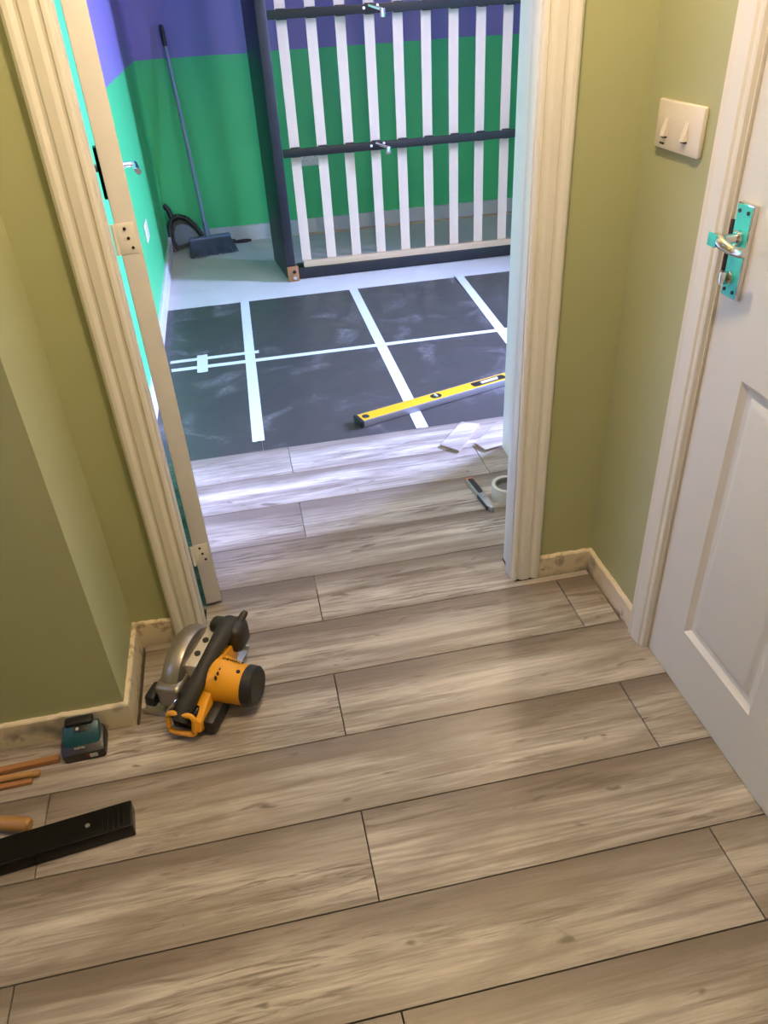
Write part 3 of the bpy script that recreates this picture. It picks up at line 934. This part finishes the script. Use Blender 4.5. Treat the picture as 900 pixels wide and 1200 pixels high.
# ------------------------------------------------------------------ wall sockets in the far room
def socket(name, mtx, label):
    so = thing(name, label, 'socket', (0, 0, 0)); so.matrix_world = mtx
    bb = B(); bb.box((-.073, -.009, -.043), (.073, 0, .043), .004); obj('face_plate', bb, 'switch' if False else 'white', so)
    for sx_ in (-.036, .036):
        for dx_, dz_, ww, hh in ((0, .012, .004, .008), (-.011, -.010, .007, .003), (.011, -.010, .007, .003)):
            bb = B(); bb.box((sx_ + dx_ - ww / 2, -.0094, dz_ - hh / 2), (sx_ + dx_ + ww / 2, -.0088, dz_ + hh / 2)); obj('slot', bb, 'hole', so)
        bb = B(); bb.box((sx_ - .018, -.0125, .018), (sx_ - .008, -.009, .032), .001); obj('rocker', bb, 'white', so)
    return so
socket('wall_socket', Matrix.Translation((.566, FYF, .462)), 'white double socket on the far green wall behind bed slats')
socket('wall_socket', Matrix.Translation((FXL, 4.10, .430)) @ Matrix.Rotation(R(90), 4, 'Z'), 'white double socket on the brightly lit green side wall')

# ================================================================== CIRCULAR SAW
SA = math.atan2(.90, .43)
so_ = F(168, 836, 0)
saw = thing('circular_saw', 'yellow and black cordless circular saw resting by the left door casing', 'saw', (so_.x, so_.y, 0), SA)
def L3(u, v, w_):
    return Vector((u, -v, w_))
def sbox(bb, u, v, w_, bev=.003, rot=None, seg=2):
    return bb.box((u[0], -v[1], w_[0]), (u[1], -v[0], w_[1]), bev, seg, rot)
bb = B(); sbox(bb, (0, .250), (0, .165), (.0, .004), .0012); sbox(bb, (0, .006), (0, .165), (0, .014), .001)
sbox(bb, (.244, .250), (.02, .165), (0, .012), .001)
obj('shoe', bb, 'steel', saw)
# upper guard: swept half ring
GC = (.122, .046); GR = .096
bb = B(); prof = [(.046, GR * .86), (.052, GR * .96), (.062, GR), (.082, GR), (.092, GR * .96), (.098, GR * .86)]
rg = []
for k in range(29):
    a_ = R(-26 + 232 * k / 28)
    rg.append([bb.bm.verts.new(L3(GC[0] + 1.12 * r_ * math.cos(a_), v_, max(.006, GC[1] + r_ * math.sin(a_)))) for v_, r_ in prof])
for ra, rb in zip(rg[:-1], rg[1:]):
    for j in range(len(ra) - 1):
        bb.bm.faces.new((ra[j], ra[j + 1], rb[j + 1], rb[j]))
cl = bb.bm.verts.new(L3(GC[0], .046, GC[1])); cr = bb.bm.verts.new(L3(GC[0], .098, GC[1]))
for ra, rb in zip(rg[:-1], rg[1:]):
    bb.bm.faces.new((ra[0], rb[0], cl)); bb.bm.faces.new((rb[-1], ra[-1], cr))
for r_ in (rg[0], rg[-1]):
    bb.bm.faces.new(r_ + [cr, cl])
ug = obj('upper_guard', bb, 'guard', saw)
bb = B(); sbox(bb, (.008, .075), (.040, .104), (.022, .088), .012, seg=3); obj('guard_housing', bb, 'guard', saw)
bb = B(); sbox(bb, (-.002, .050), (.016, .042), (.030, .062), .006); obj('dust_port', bb, 'black', saw)
bb = B(); sbox(bb, (.020, .060), (.098, .125), (.020, .070), .008); obj('inner_guard', bb, 'black', saw)
bb = B(); bb.tube([L3(.006, .008, .004), L3(.010, .010, .036), L3(.030, .024, .050)], .0045, 8); obj('guard_lever', bb, 'steel', saw)
bb = B(); bb.tube([L3(-.004, .070, .006), L3(-.006, .074, .034), L3(.004, .090, .052), L3(.024, .098, .066)], .0030, 8); obj('depth_rod', bb, 'chrome', saw)
bb = B(); sbox(bb, (.065, .200), (.092, .128), (.030, .112), .007); gear = obj('gear_case', bb, 'gear', saw)
for u_ in (.105, .15):
    bb = B(); bb.cyl(L3(u_, .112, .109), L3(u_, .112, .1155), .0075, n=14); obj('screw', bb, 'black', gear)
bb = B()
bb.tube([L3(-.040, .128, .050), L3(-.022, .132, .068), L3(.020, .139, .090), L3(.070, .147, .110), L3(.120, .153, .126), L3(.160, .156, .132), L3(.195, .157, .126), L3(.212, .157, .100), L3(.218, .157, .070)], [.019, .020, .0195, .0190, .0195, .022, .026, .028, .026], 18)
obj('main_handle', bb, 'rubber', saw)
bb = B(); sbox(bb, (.158, .226), (.128, .196), (.066, .142), .020, seg=4); sbox(bb, (.180, .222), (.104, .150), (.090, .136), .014, seg=3)
obj('front_housing', bb, 'black', saw)
bb = B(); bb.tube([L3(.200, .176, .130), L3(.220, .186, .146), L3(.227, .189, .150)], [.010, .009, .006], 12); obj('front_knob', bb, 'black', saw)
bb = B(); bb.prism([(-.045, .028), (-.025, .016), (.040, .024), (.120, .030), (.180, .050), (.172, .095), (.120, .108), (.060, .092), (.000, .064), (-.035, .050)], -.012, .012, rot=frame_mtx(L3(0, .162, 0), (1, 0, 0), (0, 0, 1), (0, -1, 0)), bev=.003)
obj('side_cover', bb, 'yellow', saw)
bb = B(); bb.tube([L3(.082, .155, .066), L3(.082, .168, .066), L3(.080, .185, .066), L3(.078, .212, .065), L3(.077, .240, .064)], [.054, .056, .053, .048, .046], 26); mo = obj('motor_housing', bb, 'yellow', saw)
bb = B(); bb.tube([L3(.077, .238, .064), L3(.077, .242, .064), L3(.077, .262, .064), L3(.077, .268, .064)], [.045, .0485, .0475, .041], 26); obj('motor_cap', bb, 'black', saw)
bb = B(); bb.cyl(L3(.072, .228, .107), L3(.072, .228, .1125), .0048, n=12); obj('label_emblem', bb, 'black', mo)
text_mesh('lettering', 'DEWALT', .0130, 'black', mo, frame_mtx(L3(.100, .204, .1125), (0, -.985, -.17), (.90, 0.07, -.43), (.43, -.17, .89)))
for k in range(4):
    bb = B(); sbox(bb, (.040 + .012 * k, .046 + .012 * k), (.184, .188), (.111 - .002 * abs(k - 2), .1175), .0008); obj('vent_slot', bb, 'black', mo)
# empty battery bay at the rear
bb = B()
loop = []
for cx, cy, a0 in ((.150, .058, 0), (.110, .058, 90), (.110, .032, 180), (.150, .032, 270)):
    for k in range(4):
        a_ = R(a0 + 30 * k); loop.append(L3(-.040 - (.06 - cy - .012 * math.sin(a_)) * .2, cx + .012 * math.cos(a_), cy + .012 * math.sin(a_)))
loop.append(loop[0]); loop.append(loop[1])
bb.tube(loop, .0060, 10, cap=False); obj('battery_bay_rim', bb, 'yellow', saw)
bb = B(); sbox(bb, (-.038, .000), (.102, .160), (.020, .066), .006); obj('battery_bay', bb, 'blackgloss', saw)
bb = B(); sbox(bb, (-.030, .060), (.168, .200), (.002, .046), .012); obj('battery_rail', bb, 'black', saw)

# ================================================================== BATTERY BY THE SKIRTING
ba, bbp = F(76, 896, 0), F(126, 887, 0)
bt = thing('tool_battery', 'black and teal power tool battery against the worn skirting', 'battery', ((ba.x + bbp.x) / 2, (ba.y + bbp.y) / 2, 0), R(2))
W2 = .046
bb = B(); bb.prism([(.002, .0), (.062, .0), (.066, .020), (.058, .046), (.020, .040), (.000, .026)], -W2, W2, rot=frame_mtx((0, 0, 0), (0, 1, 0), (0, 0, 1), (1, 0, 0)), bev=.007); obj('case', bb, 'black', bt)
bb = B(); bb.prism([(.014, .036), (.060, .038), (.060, .060), (.050, .066), (.026, .056)], -W2 * .86, W2 * .86, rot=frame_mtx((0, 0, 0), (0, 1, 0), (0, 0, 1), (1, 0, 0)), bev=.006); tp = obj('top_cover', bb, 'teal', bt)
bb = B(); bb.box((-W2 * .72, .045, .060), (W2 * .6, .068, .074), .005); obj('terminal_rail', bb, 'black', bt)
sl_ = frame_mtx((0, .0385, .0620), (1, 0, 0), (0, .92, .38), (0, -.38, .92))
bb = B(); bb.box((-.014, -.007, -.002), (.018, .007, .0012), .001, rot=sl_); em = obj('button', bb, 'black', tp)
bb = B(); bb.cyl((-.006, 0, .001), (-.006, 0, .0022), .0036, n=12); bmesh.ops.transform(bb.bm, matrix=sl_, verts=bb.bm.verts); obj('button_light', bb, 'greytext', em)
fr = frame_mtx((0, .0085, .0335), (1, 0, 0), (0, .80, .60), (0, -.60, .80))
text_mesh('lettering', 'makita', .0085, 'greytext', bt, fr @ Matrix.Translation((-.006, .0015, .0012)))
ff = frame_mtx((0, .0005, .014), (1, 0, 0), (0, .08, .997), (0, -.997, .08))
bb = B(); bb.box((.012, -.005, -.001), (.028, .005, .0012), rot=ff); obj('label_patch', bb, 'greytext', bt)
bb = B(); bb.box((.004, -.005, -.001), (.010, .005, .0012), rot=ff); obj('label_stripe', bb, 'redtext', bt)

# ================================================================== WOODEN STRIPS, HAMMER HANDLE, BLACK BAR
def strip(p, q, wd, h, label, mat, rnd_end=False, z=0.0):
    p, q = Vector((p[0], p[1], 0)), Vector((q[0], q[1], 0))
    L = .42; ang = math.atan2((p - q).y, (p - q).x)
    bb = B()
    if rnd_end:
        bb.tube([(0, 0, h / 2), (.004, 0, h / 2), (L, 0, h / 2)], [h / 2 - .002, h / 2, h / 2], 12)
    else:
        bb.box((0, -wd / 2, 0), (L, wd / 2, h), .0012)
    o = obj('wood_strip', bb, mat, None, (q.x, q.y, z), (0, 0, ang))
    return tag(o, label, 'wood strip', 'wooden strips by the skirting')
strip(F(0, 902, .012), F(69, 887, .012), .014, .014, 'square orange-brown wood strip touching the battery', 'stain')
strip(F(0, 913.5, .007), F(47, 905.5, .007), .016, .015, 'round varnished dowel between two orange-brown strips', 'handlewood', True)
strip(F(0, 923, .005), F(38, 915, .005), .011, .010, 'short thin orange-brown wood strip nearest the black bar', 'stain')

ha_ = F(27, 968, .016); hb_ = F(0, 955, .016)
dd = Vector((hb_.x - ha_.x, hb_.y - ha_.y, 0)).normalized()
dd = Vector((-1, .30, 0)).normalized()
hm = thing('hammer', 'round-ended varnished wooden hammer handle lying beside the black bar', 'hammer', (ha_.x + .012, ha_.y, 0), math.atan2(dd.y, dd.x))
bb = B(); bb.tube([(-.003, 0, .016), (.002, 0, .016), (.02, 0, .016), (.07, 0, .0155), (.13, 0, .014), (.22, 0, .013)], [.010, .015, .016, .0145, .012, .011], 18); obj('handle', bb, 'handlewood', hm)
bb = B(); bb.cyl((.215, -.035, .016), (.215, .03, .016), .0135, n=18, bev=.002); bb.prism([(.202, .025), (.228, .025), (.218, .060), (.212, .060)], .008, .022, bev=.001); obj('head', bb, 'darkmetal', hm)

pb = F(160, 979, 0)
bk = thing('black_bar', 'long glossy black flat bar lying on the planks beside the wooden tool handle', 'bar', (pb.x, pb.y, 0), R(180 + 6.5))
# local x runs away from the visible end, y towards the camera
bb = B(); bb.box((0, -.062, 0), (.62, .0, .034), .003, 3); obj('body', bb, 'blackgloss', bk)
for k in range(5):
    bb = B(); bb.box((.016 + .010 * k, -.060, .0335), (.021 + .010 * k, -.002, .0350), .0006); obj('rib', bb, 'blackgloss', bk)
bb = B(); bb.cyl((.085, -.030, .0335), (.085, -.030, .0352), .0045, n=12); obj('rivet', bb, 'steel', bk)

# ================================================================== LAMPS
def pendant(pos, label, mat):
    lm = thing('ceiling_lamp', label, 'lamp', (pos[0], pos[1], 0))
    bb = B(); bb.cyl((0, 0, CEIL - .025), (0, 0, CEIL - .0005), .03, .045, 24); obj('ceiling_rose', bb, 'white', lm)
    bb = B(); bb.tube([(0, 0, CEIL - .02), (0, 0, pos[2] + .09)], .004, 8); obj('cord', bb, 'white', lm)
    bb = B(); bb.cyl((0, 0, pos[2] + .045), (0, 0, pos[2] + .10), .019, .016, 16); obj('bulb_holder', bb, 'white', lm)
    bb = B(); bb.ball((0, 0, pos[2]), (.05, .05, .055), 20); obj('bulb', bb, mat, lm)
pendant(LAMP_P, 'bare warm bulb hanging from the hall ceiling', 'bulb')
pendant(FAR_LAMP_P, 'bare warm bulb hanging from the far room ceiling', 'bulb_far')
